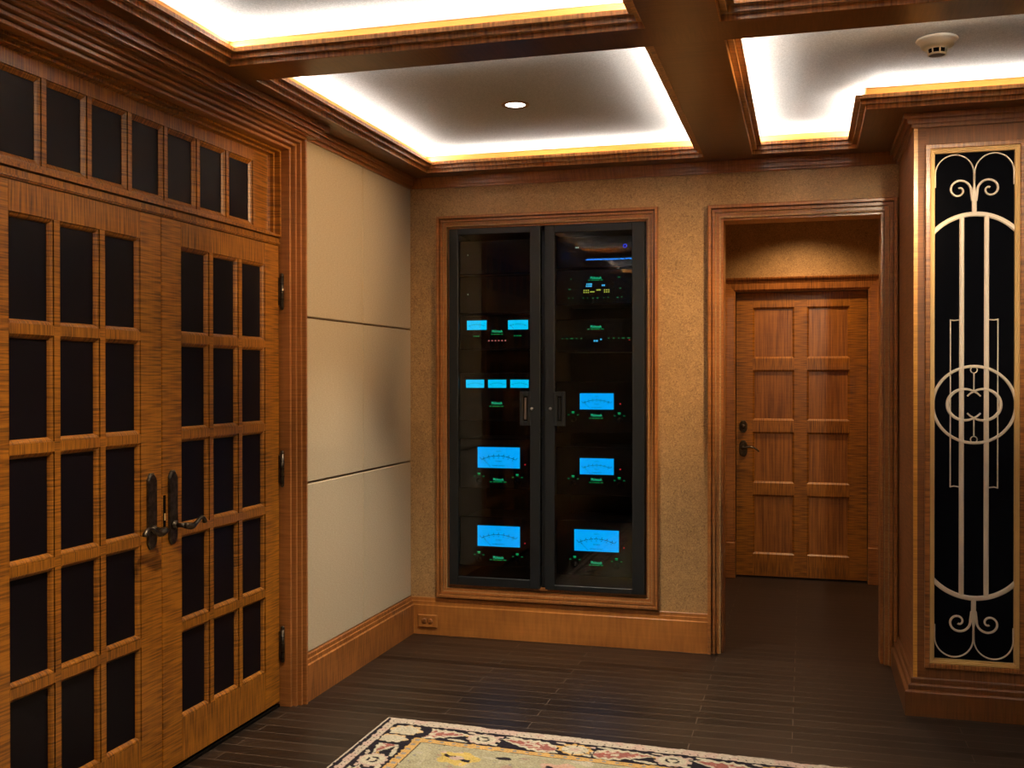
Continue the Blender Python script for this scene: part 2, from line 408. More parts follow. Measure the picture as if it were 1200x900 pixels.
# crown round the room
CROWN = [(-.03, 2.503), (.010, 2.503), (.012, 2.505), (.012, 2.524), (.014, 2.526), (.026, 2.517), (.028, 2.518), (.028, 2.543), (.030, 2.545), (.043, 2.536), (.045, 2.537), (.045, SOF)]
path = [(RX, RY), (RX, 0), (COLX1, 0), (COLX1, COLY), (COLX0, COLY), (COLX0, 0), (0, 0), (0, -1.30), (.058, -1.30), (.058, RY)]
mb = MB(); mb.sweep(path, CROWN, XY, (W['rx'], W['ry']))
struct(mb, 'trim_13', 'stepped wooden crown moulding at the top of the walls', 'trim')
mb = MB(); mb.box(0, .058, RY, -1.30, 2.499, 2.56, W['ty']); struct(mb, 'trim_14', 'wooden frieze backing above the glazed doors', 'trim')

# baseboards
BASE = [(0, .205), (.009, .205), (.011, .202), (.011, .186), (.017, .184), (.017, .166), (.025, .162), (.025, 0), (0, 0)]
mb = MB(); mb.sweep([(0, .0), (0, -1.338)], [(-.03, 0), (-.03, .205)] + BASE[:-1], XY, (W['tx'], W['ty'])); struct(mb, 'baseboard_left', 'stepped wooden baseboard under the fabric panels', 'baseboard')
mb = MB(); mb.sweep([(1.667, 0), (0, 0)], BASE, XY, (W['kx'], W['ky'])); struct(mb, 'baseboard_back', 'stepped wooden baseboard below the black rack', 'baseboard')
mb = MB(); mb.sweep([(RX, RY), (RX, 0), (COLX1, 0)], BASE, XY, (W['kx'], W['ky'])); struct(mb, 'baseboard_right', 'wooden baseboard right of the grille column', 'baseboard')
mb = MB(); mb.sweep([(0, -3.25), (0, RY), (RX, RY)], BASE, XY, (W['kx'], W['ky'])); struct(mb, 'baseboard_rear', 'wooden baseboard behind the viewer', 'baseboard')
mb = MB(); mb.sweep([(2.72, .15), (2.72, 2.145), (2.665, 2.145)], BASE, XY, (W['kx'], W['ky'])); struct(mb, 'baseboard_hall', 'wooden baseboard on the right of the hall', 'baseboard')
CBASE = [(0, .158), (.008, .158), (.011, .154), (.011, .134), (.020, .132), (.023, .128), (.023, .109), (.034, .106), (.037, .102), (.037, 0), (0, 0)]
mb = MB(); mb.sweep([(COLX1, 0), (COLX1, COLY), (COLX0, COLY), (COLX0, -.045)], CBASE, XY, (W['bx'], W['by'])); struct(mb, 'baseboard_column', 'stepped wooden plinth around the grille column', 'baseboard')

# casings: profile from opening edge (a=0) outwards; b = stand-off
def CAS(w, t=.034, deep=.0):
    return [(0, -deep), (0, -.020), (.002, -.018), (.19*w, -.018), (.20*w, -.028), (.25*w, -.028), (.26*w, -.001), (.28*w, .001), (.45*w, .001), (.46*w, -.010), (.51*w, -.010), (.52*w, .015), (.54*w, .017), (.70*w, .017), (.71*w, .006), (.76*w, .006), (.77*w, t-.002), (.79*w, t), (w-.003, t), (w, t-.003), (w, 0)]
def neg(pr): return [(-a, b) for a, b in pr]
# cased opening to the hall (frame open at the floor); travel right->left over the top so that "left" is inwards
mb = MB(); mb.sweep([(2.513, 0), (2.513, 2.258), (1.738, 2.258), (1.738, 0)], neg(CAS(.078, .034, .16)), XZ(0), (W['rx'], W['rz']))
struct(mb, 'trim_15', 'stepped wooden casing of the open doorway', 'trim')
# surround of the rack
mb = MB(); mb.sweep([(.230, .282), (1.332, .282), (1.332, 2.274), (.230, 2.274)], neg(CAS(.068, .032, .06)), XZ(0), (W['rx'], W['rz']), closed=True)
mb.box(.755, .800, -.012, .02, .280, .292, W['tx'])
struct(mb, 'trim_16', 'stepped wooden surround framing the black rack', 'trim')

# ------------------------------------------------------------------ glazed double doors on the left
DX = -.065                                        # face of the doors
YL, YM, YRt = -3.142, -2.278, -1.414
# casing + jambs of that opening
mb = MB()
mb.sweep([(-1.402, 0), (-1.402, 2.437), (-3.154, 2.437), (-3.154, 0)][::-1], [(a, b) for a, b in CAS(.064, .034, .16)], YZ(0), (W['ry'], W['rz']))
struct(mb, 'trim_17', 'stepped wooden casing around the glazed double doors', 'trim')
mb = MB()
mb.box(-.125, DX-.004, YL, YRt+.01, 2.021, 2.050, W['dy']); mb.box(-.125, DX-.020, YL, YRt+.01, 2.050, 2.056, W['dy']); mb.box(-.125, DX+.001, YL, YRt+.01, 2.026, 2.032, W['dy'])
struct(mb, 'trim_18', 'wooden transom bar above the glazed doors', 'trim')
# stops around the transom light
mb = MB(); mb.sweep([(YL-.012, 2.056), (YRt+.012, 2.056), (YRt+.012, 2.437), (YL-.012, 2.437)], [(0, 0), (0, .055), (.010, .055), (.010, .030), (.020, .028), (.020, .012), (.026, 0)], YZ(-.115), (W['dy'], W['dz']), closed=True)
struct(mb, 'trim_19', 'bead moulding around the transom window', 'trim')

def glazing(par, face, th, openings, rows_, y0, y1, z0, z1, wood_key='d', bead=.013, dep=.016):
    """stiles, rails, muntins with ovolo beads and panes; face at x=face looking +x"""
    ya, yb = openings[0][0], openings[-1][1]; za, zb = rows_[0][0], rows_[-1][1]
    wy, wz = W[wood_key+'y'], W[wood_key+'z']
    for a, b in ((y0, ya), (yb, y1)):
        mb = MB(); mb.bbox(face-th, face, a, b, z0, z1, wz, .0015, 0, 1); kid(mb, 'stile', par)
    for a, b in ((z0, za), (zb, z1)):
        mb = MB(); mb.bbox(face-th, face, ya, yb, a, b, wy, .0012, 0, 1); kid(mb, 'rail', par)
    mb = MB(); pn = MB()
    for (a, b), (c, d) in zip(openings[:-1], openings[1:]): mb.box(face-th, face-.0005, b, c, za, zb, wz)
    for (a, b), (c, d) in zip(rows_[:-1], rows_[1:]):
        for oa, ob in openings: mb.box(face-th, face-.0005, oa, ob, b, c, wy)
    pr = [(0, 0), (0, -.004), (.005, -.0055), (.009, -.009), (bead, -dep), (bead, -dep-.004)]
    for oa, ob in openings:
        for za_, zb_ in rows_:
            mb.sweep([(oa, za_), (ob, za_), (ob, zb_), (oa, zb_)], pr, YZ(face), (wy, wz), closed=True)
            pn.box(face-dep-.006, face-dep-.002, oa+.001, ob-.001, za_+.001, zb_-.001, M['pane'])
    kid(mb, 'muntin_grid', par); kid(pn, 'pane', par, 'dark glass panes')

def plate_shape(h, w, k=.35):
    """long backplate with chamfered, arched ends, centred on 0"""
    a = h/2; b = w/2; p = []
    for sx, sz in ((1, -1), (1, 1), (-1, 1), (-1, -1)):
        c = [(sx*b, sz*(a-.75*w*.6)), (sx*b*.72, sz*(a-.2*w)), (sx*b*.38, sz*a)]
        p += c if sx*sz > 0 else c[::-1]
    return p
def lever_x(mb, x, y, z, s):
    """lever on a left-wall door: spindle towards +x, arm along s*y in an S"""
    mb.lathe([(0, .001), (.017, .001), (.018, .006), (.012, .010), (.010, .014), (0, .014)], (x, y, z), M['bronze'], 20, 'x')
    mb.tube([(x+.004, y, z), (x+.03, y, z), (x+.046, y, z)], [.010, .0085, .011], M['bronze'])
    cp = [(-.006, 0, .0105), (.012, -.003, .0135), (.034, -.007, .0120), (.058, .001, .0080), (.080, .013, .0072), (.098, .017, .0075), (.112, .010, .0082), (.120, -.002, .0095), (.122, -.007, .006)]
    pts = []; rad = []
    for k in range(len(cp)-1):
        p0, p1, p2, p3 = [Vector(cp[min(len(cp)-1, max(0, k+q))]) for q in (-1, 0, 1, 2)]
        for q in range(4):
            t = q/4; c = .5*((2*p1)+(p2-p0)*t+(2*p0-5*p1+4*p2-p3)*t*t+(3*p1-p0-3*p2+p3)*t**3)
            pts.append((x+.050+.004*math.sin(c.x*25), y+s*c.x, z+c.y)); rad.append(c.z)
    mb.tube(pts, rad, M['bronze'], 12)

def french_leaf(idx, y0, y1, side):
    r = root('door_%d' % idx, (DX, (y0+y1)/2, 0), side, 'door', 'structure')
    st = .122; w = (y1-y0-2*st-2*.027)/3
    ops = [(y0+st+i*(w+.027), y0+st+i*(w+.027)+w) for i in range(3)]
    zt, zb = 1.925, .183; h = (zt-zb-4*.031)/5
    rws = [(zb+i*(h+.031), zb+i*(h+.031)+h) for i in range(5)]
    glazing(r, DX, .045, ops, rws, y0+.0032, y1-.0022, .024, 2.016)
    return r
d1 = french_leaf(1, YL, YM, 'glazed wooden door leaf nearer the viewer, lever pointing left')
d2 = french_leaf(2, YM, YRt, 'glazed wooden door leaf with three hinges next to the fabric panels')
for d, y, s in ((d1, -2.345, -1), (d2, -2.218, 1)):
    mb = MB(); zc = .972
    mb.poly([(y+u, zc+v) for u, v in plate_shape(.268, .050)], YZ(DX), .0, .010, M['bronze'], e=.007)
    pl = kid(mb, 'handle_plate', d, 'dark bronze backplate')
    mb = MB(); lever_x(mb, DX+.010, y, .908, s); kid(mb, 'lever', pl)
mb = MB(); mb.box(DX-.002, DX+.002, YM+.006, YM+.020, .905, 1.02, M['rubber']); mb.box(DX+.002, DX+.004, YM+.010, YM+.016, .93, .955, M['gold']); kid(mb, 'latch_plate', d2, 'dark latch plate on the meeting edge')
for zc in (1.818, 1.043, .274):
    mb = MB(); yh = YRt+.004; x = DX+.012
    mb.tube([(x, yh, zc-.066), (x, yh, zc+.066)], .0085, M['bronze'], 14)
    for q in (-.033, 0, .033): mb.tube([(x, yh, zc+q-.0012), (x, yh, zc+q+.0012)], .0092, M['rubber'], 14)
    for s in (-1, 1):
        mb.lathe([(.0085, 0), (.0095, .002*s), (.0075, .004*s), (.0085, .008*s), (.006, .013*s), (0, .015*s)], (x, yh, zc+.066*s), M['bronze'], 14)
    mb.box(DX-.001, DX+.008, yh-.012, yh, zc-.06, zc+.06, M['bronze'])
    kid(mb, 'hinge', d2, 'dark bronze butt hinge with ball tips')
# fixed transom light above
w1 = root('window_1', (-.115, YM, 2.076), 'row of seven dark panes in the transom over the glazed doors', 'window', 'structure')
pit = .2125; ops = [(-2.380+pit*(i-3), -2.380+pit*(i-3)+.1905) for i in range(7)]
glazing(w1, -.112, .03, ops, [(2.092, 2.364)], YL-.012, YRt+.012, 2.054, 2.437, bead=.016, dep=.014)

# ------------------------------------------------------------------ hall door and its casing
HY = 2.19
d3 = root('door_3', (2.115, HY, 0), 'eight panel amber wood door at the end of the hall', 'door', 'structure')
X0, X1 = 1.667, 2.567; PX = ((1.782, 2.073), (2.159, 2.450)); PZ = ((.168, .598), (.681, 1.050), (1.133, 1.496), (1.578, 1.946))
for a, b in ((X0, PX[0][0]), (PX[0][1], PX[1][0]), (PX[1][1], X1)):
    mb = MB(); mb.box(a, b, HY, HY+.045, .012, 2.05, W['dz']); kid(mb, 'stile', d3)
zs = [(.012, PZ[0][0])] + [(PZ[i][1], PZ[i+1][0]) for i in range(3)] + [(PZ[3][1], 2.05)]
for a, b in zs:
    mb = MB()
    for p in PX: mb.box(p[0], p[1], HY, HY+.045, a, b, W['dx'])
    kid(mb, 'rail', d3)
for px in PX:
    for pz in PZ:
        mb = MB()
        mb.sweep([(px[0], pz[0]), (px[1], pz[0]), (px[1], pz[1]), (px[0], pz[1])], [(0, 0), (.002, -.004), (.010, -.012), (.014, -.020), (.016, -.020)], XZ(HY), (W['dx'], W['dz']), closed=True)
        mb.box(px[0]+.01, px[1]-.01, HY+.019, HY+.03, pz[0]+.01, pz[1]-.01, W['pz'])
        kid(mb, 'panel', d3)
for nm, zc, hh in (('deadbolt', 1.087, .088), ('handle_plate', .928, .118)):
    mb = MB(); mb.poly([(1.717+u, zc+v) for u, v in plate_shape(hh, .056)], XZ(HY), 0, .010, M['bronze'], e=.007)
    if nm == 'deadbolt': mb.lathe([(0, -.030), (.012, -.028), (.017, -.022), (.018, -.010), (.020, -.008)], (1.717, HY, zc), M['bronze'], 20, 'y')
    pl = kid(mb, nm, d3, 'dark bronze ' + nm.replace('_', ' '))
mb = MB(); lz = .935
mb.tube([(1.717, HY-.008, lz), (1.717, HY-.045, lz), (1.717, HY-.055, lz)], [.012, .010, .011], M['bronze'])
mb.tube([(1.710+.12*i/10, HY-.055, lz-.004+.014*math.sin(i/10*2.9)-.024*(i/10)**4) for i in range(11)], [.0095-.004*i/10 for i in range(11)], M['bronze'])
kid(mb, 'lever', pl)
mb = MB()
pr = [(0, -.06), (0, .006), (.010, .010), (.012, .018), (.058, .022), (.062, .028), (.080, .028), (.080, 0)]
mb.sweep([(X1+.003, .255), (X1+.003, 2.058), (X0-.003, 2.058), (X0-.003, .255)], neg(pr), XZ(2.145), (W['tx'], W['tz']))
for a, b in ((X0-.086, X0-.002), (X1+.002, X1+.086)): mb.bbox(a, b, 2.108, 2.145, 0, .256, W['tz'], .003)
mb.sweep([(X1+.09, 2.138), (X0-.09, 2.138)], neg([(-.012, 0), (-.012, .030), (0, .034), (.004, .046), (.014, .050), (.018, .044), (.018, 0)]), XZ(2.145), (W['tx'], W['tz']))
struct(mb, 'trim_20', 'wooden casing with cap moulding around the hall door', 'trim')

# ------------------------------------------------------------------ grille column
mb = MB()
CX, CZ = 2.835, 1.318
mb.box(COLX0, CX-.19, COLY, -.002, 0, SOF, W['cz']); mb.box(CX+.19, COLX1, COLY, -.002, 0, SOF, W['cz'])
mb.box(CX-.19, CX+.19, COLY, -.002, 0, CZ-1.11, W['cx']); mb.box(CX-.19, CX+.19, COLY, -.002, CZ+1.105, SOF, W['cx'])
mb.box(CX-.19, CX+.19, COLY+.05, -.002, CZ-1.11, CZ+1.105, M['void'])
mb.box(COLX0-.002, COLX0+.014, COLY-.003, COLY+.010, .155, 2.505, M['edgelit'])  # narrow strip painting the highlight down the column's front corner
struct(mb, 'column', 'square wooden column holding the scrolled metal grille', 'column')
g = root('decorative_grille', (CX, COLY, CZ-1.11), 'tall scrolled champagne metal grille over black cloth on the column', 'grille')
T = lambda u, v, b: (CX+u, COLY-b, CZ+v)
mb = MB(); mb.sweep([(-.195, -1.115), (.195, -1.115), (.195, 1.112), (-.195, 1.112)], [(0, -.02), (0, .012), (.003, .016), (.018, .016), (.021, .010), (.021, -.02)], lambda u, v, b: T(u, v, b), (W['tx'], W['tz']), closed=True); kid(mb, 'outer_frame', g, 'reddish wooden frame')
mb = MB(); mb.sweep([(-.174, -1.094), (.174, -1.094), (.174, 1.091), (-.174, 1.091)], [(0, -.02), (0, .010), (.005, .012), (.006, .007), (.011, .008), (.012, .002), (.017, .003), (.019, -.004), (.019, -.02)], T, (M['gold'], M['gold']), closed=True); kid(mb, 'inner_frame', g, 'gilt reeded bead')
mb = MB(); mb.box(CX-.175, CX+.175, COLY+.014, COLY+.018, CZ-1.09, CZ+1.09, M['grillback']); kid(mb, 'backing', g, 'black backing cloth')
B0, B1 = -.012, -.003
for s in (-1, 1):
    mb = MB(); mb.ribbon([(s*.0485, -.800), (s*.0485, .800)], .0195, T, B0, B1+.001, M['grille']); kid(mb, 'vertical_bar', g)
for s in (1, -1):                                    # top then bottom
    sz = s; f = (lambda u, v, b, sz=sz: T(u, sz*v, b))
    mb = MB(); a = math.degrees(math.asin(.165/.215)); mb.ribbon(arc(0, .812-.215, .215, 90-a, 90+a, 24), .020, f, B0, B1, M['grille']); kid(mb, 'arch', g)
    mb = MB(); mb.ribbon([(0, .815), (0, .885), (0, .905), (0, .935), (0, .985)], .018, f, B0, B1, M['grille'], taper=[.019, .019, .017, .008, .006]); kid(mb, 'stem', g)
    for q in (-1, 1):
        mb = MB(); pts = [(q*.006, .868)]; n = 40
        for i in range(n+1):
            th = R_(-8+470*i/n); r = .050*(1-i/n*.82)-.002
            pts.append((q*(.060-math.cos(th)*r), .915+math.sin(th)*r))
        tp = [.013]+[.0095-.0025*i/n for i in range(n)]+[.009]
        mb.ribbon(pts, .009, f, B0, B1, M['grille'], taper=tp); kid(mb, 'scroll', g)
        mb = MB(); pts = [(q*.1535, .93)]+[(q*(.0775+.076*math.cos(R_(180*i/24))), .985+.080*math.sin(R_(180*i/24))) for i in range(25)]+[(q*.0015, .95)]
        mb.ribbon(pts, .0055, f, B0, B1, M['grille']); kid(mb, 'lobe', g)
mb = MB(); mb.ribbon(arc(0, .007, .162, 0, 360, 72)[:-1], .0125, T, B0, B1+.002, M['grille'], closed=True); kid(mb, 'ring', g)
for s in (-1, 1):
    mb = MB()
    a0 = 180-122; pts = [(s*(-.036+.068*math.cos(R_(t))), .007+.066*math.sin(R_(t))) for t in np.linspace(58, 302, 40)]
    tail = lambda sz: (s*.026, .007+sz*.036)
    pts = [tail(1), (s*.013, .007+.0485)] + pts + [(s*.013, .007-.0485), tail(-1)]
    tp = [.006, .007]+[.008+.006*math.sin(math.pi*i/39) for i in range(40)]+[.007, .006]
    mb.ribbon(pts, .010, T, B0, B1+.0025, M['grille'], taper=tp); kid(mb, 'crescent', g)
    mb = MB(); mb.ribbon([(s*.058, .366), (s*.078, .364), (s*.0925, .366)], .005, T, B0, B1, M['grille']); mb.ribbon([(s*.0925, .3685), (s*.0925, -.3445)], .005, T, B0, B1, M['grille']); mb.ribbon([(s*.0925, -.342), (s*.078, -.339), (s*.058, -.342)], .005, T, B0, B1, M['grille']); kid(mb, 'side_loop', g)
    mb = MB(); mb.ribbon([(0, .007+s*.058), (0, .007+s*.134)], .005, T, B0, B1, M['grille']); mb.ribbon(arc(0, .007+s*.147, .013, 0, 360, 24)[:-1], .004, T, B0, B1, M['grille'], closed=True); kid(mb, 'pin', g)

# ------------------------------------------------------------------ audio rack in the back wall
rk = root('equipment_rack', (.78, 0, .28), 'tall black two door equipment rack with glass fronts in the back wall', 'cabinet')
mb = MB()
for x0, x1, z0, z1 in ((.231, .262, .283, 2.273), (.762, .792, .283, 2.273), (1.300, 1.331, .283, 2.273)): mb.box(x0, x1, .012, .62, z0, z1, M['black'])
mb.box(.231, 1.331, .012, .62, .283, .30, M['black']); mb.box(.231, 1.331, .012, .62, 2.245, 2.273, M['black']); mb.box(.231, 1.331, .60, .62, .283, 2.273, M['black'])
kid(mb, 'carcass', rk)
def rack_door(x0, x1, g0, g1, gz0, gz1, hx, lockx, name):
    fr = MB(); z0, z1 = .286, 2.268
    pr = lambda q: [(0, .0), (0, .012), (.012, .022), (q-.003, .022), (q, .018), (q, .002)]
    # four-sided door frame with unequal rails
    y = .010
    def bar(a0, a1, b0, b1): fr.bbox(a0, a1, y-.024, y, b0, b1, M['steel'], .0025)
    bar(x0, g0, z0, z1); bar(g1, x1, z0, z1); bar(g0, g1, gz1, z1); bar(g0, g1, z0, gz0)
    d = kid(fr, name, rk)
    gm = MB(); gm.box(g0-.002, g1+.002, y-.010, y-.006, gz0-.002, gz1+.002, M['glass']); kid(gm, 'glass_pane', d, 'dark reflective glass')
    hm = MB(); hw = .031; hz = 1.272
    for a0, a1, b0, b1 in ((hx-hw, hx-.013, hz-.093, hz+.093), (hx+.013, hx+hw, hz-.093, hz+.093), (hx-.013, hx+.013, hz-.093, hz-.068), (hx-.013, hx+.013, hz+.068, hz+.093)): hm.bbox(a0, a1, y-.030, y-.011, b0, b1, M['steel'], .002)
    hm.box(hx-.013, hx+.013, y-.014, y-.011, hz-.068, hz+.068, M['rubber'])
    hm.bbox(hx-.007, hx+.005, y-.022, y-.014, hz-.06, hz+.06, M['silver'] if hx < .78 else M['black'], .002)
    kid(hm, 'paddle_latch', d)
    lm = MB(); lm.lathe([(0, -.010), (.006, -.010), (.008, -.006), (.009, 0)], (lockx, y-.024, hz), M['silver'], 18, 'y'); lm.lathe([(.009, 0), (.0095, -.002), (.011, -.002), (.012, 0)], (lockx, y-.024, hz), M['black'], 18, 'y'); kid(lm, 'lock', d)
    return d
rack_door(.234, .757, .286, .700, .334, 2.236, .674, .711, 'door')
rack_door(.784, 1.328, .838, 1.262, .314, 2.228, .866, .815, 'door')
FY = .055                                            # faceplates
def unit(name, cat, xc, z0, z1, label):
    r = root(name, (xc, FY, z0), label, cat, group='audio components in the black rack')
    mb = MB(); mb.box(xc-.205, xc+.205, FY+.012, FY+.40, z0+.004, z1-.004, M['black']); kid(mb, 'chassis', r)
    mb = MB(); mb.bbox(xc-.222, xc+.222, FY, FY+.012, z0, z1, M['face'], .003); kid(mb, 'faceplate', r)
    return r
def bars(mb, c, w, n, mat, h=.004, dash=.6, dx=None):
    """row of illegibly small legend words"""
    x = c[0]-w/2; st = w/n
    for i in range(n): mb.box(x+i*st, x+i*st+st*dash*(.8+.4*((i*7) % 3)/2), FY-.0012, FY-.0006, c[1]-h/2, c[1]+h/2, mat)
def meter(r, x0, x1, z0, z1, mat, big=True):
    mb = MB(); mb.box(x0, x1, FY-.002, FY, z0, z1, mat); m = kid(mb, 'meter', r, 'glowing blue power meter')
    w = x1-x0; h = z1-z0; cx = (x0+x1)/2; mb = MB(); Tm = XZ(FY-.0022)
    Rr = w*.95; a = math.degrees(math.asin(.40*w/Rr)); zc = z1-h*.42-Rr
    n = 7
    for i in range(n):
        t0 = 90+a-2*a*i/n; t1 = 90+a-2*a*(i+.86)/n
        mb.ribbon(arc(cx, zc, Rr, t0, t1, 5), h*.03, Tm, 0, .0004, M['tick'])
        tt = R_(t0-a/n); mb.ribbon([(cx+(Rr+h*.03)*math.cos(tt), zc+(Rr+h*.03)*math.sin(tt)), (cx+(Rr+h*.09)*math.cos(tt), zc+(Rr+h*.09)*math.sin(tt))], h*.03, Tm, 0, .0004, M['tick'])
        mb.ribbon([(cx+(Rr-h*.07)*math.cos(tt), zc+(Rr-h*.07)*math.sin(tt)), (cx+(Rr-h*.10)*math.cos(tt), zc+(Rr-h*.10)*math.sin(tt))], h*.045, Tm, 0, .0004, M['tick'])
    for sg in (-1, 1):
        tt = R_(90+sg*a); mb.ribbon([(cx+Rr*math.cos(tt), zc+Rr*math.sin(tt)), (cx+(Rr+h*.12)*math.cos(tt)+sg*-h*.05, zc+(Rr+h*.12)*math.sin(tt))], h*.02, Tm, 0, .0004, M['tick'])
    if big:
        mb.text('WATTS', h*.075, (cx, z1-h*.20), M['tick'], FY-.0026); mb.text('DECIBELS', h*.075, (cx, z1-h*.68), M['tick'], FY-.0026); mb.text('POWER OUTPUT', h*.08, (cx, z0+h*.11), M['tick'], FY-.0026)
    kid(mb, 'dial_scale', m)
    mb = MB(); mb.ribbon([(x0+w*.13, z1-h*.58), (x0+w*.31, z0+h*.05)], h*.012, XZ(FY-.0024), 0, .0004, M['tick']); kid(mb, 'needle', m)
def logo(r, c, sub, big=True, below=.013, mat=None):
    mb = MB(); mb.text('McIntosh', .021, c, mat or M['teal'], FY-.0010, sx=.78); kid(mb, 'logo', r, 'green lettering')
    if sub:
        mb = MB(); bars(mb, (c[0], c[1]-below), sub, 5, M['dgreen'], .004, .8); kid(mb, 'lettering', r)
def led(r, x, z, mat, s=.004):
    mb = MB(); mb.lathe([(0, -.0016), (s*.7, -.0014), (s, -.0004), (s, 0)], (x, FY, z), mat, 14, 'y'); kid(mb, 'indicator_light', r)
def word(r, c, w, n, mat, h=.004, dash=.9):
    mb = MB(); bars(mb, c, w, n, mat, h, dash); kid(mb, 'lettering', r)
def legends(r, L, Rt):
    for c in (L, Rt):
        word(r, (c[0], c[1]+.006), .022, 1, M['green']); word(r, (c[0], c[1]-.001), .020, 1, M['dgreen'])
        word(r, (c[0]-.026, c[1]-.010), .014, 1, M['dgreen']); word(r, (c[0]+.026, c[1]-.010), .014, 1, M['dgreen'])
        mb = MB(); mb.lathe([(0, -.016), (.014, -.016), (.016, -.013), (.017, 0)], (c[0], FY, c[1]-.034), M['face'], 24, 'y'); kid(mb, 'knob', r)
LX, RXc = .495, 1.055
u = unit('media_player', 'audio component', LX, 2.02, 2.21, 'dark rack unit with one tiny light at the top of the left bay'); led(u, .322, 2.130, M['wht'], .0028)
u = unit('media_player', 'audio component', LX, 1.80, 2.01, 'dark rack unit with one tiny light above the two meter preamplifier'); led(u, .322, 1.909, M['wht'], .0028)
u = unit('preamplifier', 'audio component', LX, 1.60, 1.79, 'black preamplifier with two cyan meters and red dots')
meter(u, .317, .432, 1.710, 1.762, M['metercyan'], False); meter(u, .557, .672, 1.709, 1.761, M['metercyan'], False)
logo(u, (.494, 1.700), .07, below=.016)
word(u, (.372, 1.674), .036, 3, M['dgreen'], .005, .8); word(u, (.612, 1.674), .044, 3, M['dgreen'], .005, .8)
for i in range(6): led(u, .445+.0192*i, 1.648, M['pink'], .0035)
u = unit('power_monitor', 'audio component', LX, 1.20, 1.47, 'black component with three small cyan meters in a row')
for a, b in ((.311, .417), (.441, .546), (.570, .675)): meter(u, a, b, 1.385, 1.430, M['metercyan'], False)
logo(u, (.491, 1.299), .085, below=.017)
u = unit('power_amplifier', 'audio component', LX, .82, 1.10, 'black amplifier with one big blue meter, upper of two in the left bay')
meter(u, .379, .624, .937, 1.053, M['meter']); logo(u, (.500, .872), .10, below=.013); legends(u, (.389, .899), (.612, .897)); led(u, .654, .959, M['red'])
u = unit('power_amplifier', 'audio component', LX, .385, .66, 'black amplifier with one big blue meter at the bottom of the left bay')
meter(u, .378, .624, .498, .613, M['meter']); logo(u, (.499, .436), .10, below=.013); legends(u, (.388, .458), (.612, .456)); led(u, .653, .522, M['red'])
u = unit('media_player', 'audio component', RXc, 2.04, 2.21, 'dark rack unit with a blue ring light at the top of the right bay')
led(u, .944, 2.151, M['wht'], .003); led(u, .955, 2.151, M['wht'], .003)
mb = MB(); mb.ribbon(arc(1.213, 2.152, .0085, 0, 360, 20)[:-1], .004, XZ(FY), 0, .001, M['blue'], closed=True); kid(mb, 'ring_light', u, 'blue ring')
u = unit('surround_processor', 'audio component', RXc, 1.84, 2.03, 'black processor with small cyan and yellow text display')
logo(u, (1.053, 1.983), .085, below=.012)
mb = MB()
for i, (c, w) in enumerate((((1.018, 1.950), .034), ((1.016, 1.939), .036))): bars(mb, c, w, 4, M['cyan'], .008, .85)
bars(mb, (1.095, 1.942), .018, 2, M['cyan'], .009, .9)
for xa in (.985, 1.098):
    for i in range(3):
        for q in (0, 1): mb.box(xa+i*.0115, xa+i*.0115+.0065, FY-.0012, FY-.0006, 1.902+q*.011, 1.909+q*.011, M['yel'])
mb.box(1.021, 1.046, FY-.0012, FY-.0006, 1.905, 1.911, M['yel']); mb.box(1.056, 1.080, FY-.0012, FY-.0006, 1.914, 1.921, M['yel'])
kid(mb, 'display', u, 'cyan and yellow display text')
[word(u, (x, z), w, 1, M['dgreen'], .004, .8) for x, z, w in ((.911, 1.924, .02), (.917, 1.98, .01), (1.184, 1.984, .02), (1.19, 1.924, .016), (.905, 1.876, .012), (.927, 1.876, .008), (.985, 1.875, .007), (1.008, 1.875, .005), (1.04, 1.874, .012), (1.065, 1.874, .014), (1.098, 1.875, .005), (1.122, 1.876, .008), (1.175, 1.875, .014), (1.197, 1.877, .010))]
u = unit('disc_player', 'audio component', RXc, 1.58, 1.76, 'black player with a row of green legends and tiny cyan readout')
logo(u, (1.053, 1.718), .095, below=.013)
[word(u, (x, 1.655), w, 1, M['dgreen'], .004, .9) for x, w in ((.868, .010), (.894, .010), (.922, .022), (.948, .008), (.974, .009), (1.125, .009), (1.153, .012), (1.18, .008), (1.207, .022), (1.236, .022))]
mb = MB(); bars(mb, (1.053, 1.641), .024, 2, M['cyan'], .009, .95); bars(mb, (1.083, 1.649), .012, 1, M['cyan'], .008, .9); kid(mb, 'display', u, 'cyan digits')
led(u, 1.236, 1.645, M['red'], .003)
for zz, z0, z1, x0, x1, m0, m1, lg, lb in ((1, 1.14, 1.42, .964, 1.151, 1.268, 1.356, 1.236, 'black amplifier with mid sized blue meter, topmost of the right bay meters'),
        (2, .80, 1.06, .964, 1.151, .914, 1.002, .886, 'black amplifier with mid sized blue meter, second of the right bay meters'),
        (3, .36, .66, .933, 1.179, .495, .612, .433, 'black amplifier with large blue meter at the bottom of the right bay')):
    u = unit('power_amplifier', 'audio component', RXc, z0, z1, lb)
    meter(u, x0, x1, m0, m1, M['meter']); logo(u, (1.056, lg), .08, below=.016 if zz < 3 else .013)
    legends(u, (.929+(.009 if zz == 3 else 0), lg+.012+(.012 if zz == 3 else 0)), (1.184-(.015 if zz == 3 else 0), lg+.008+(.014 if zz == 3 else 0)))
    led(u, 1.187+(.02 if zz == 3 else 0), (m0+m1)/2-.013-(.02 if zz == 3 else 0), M['red'])

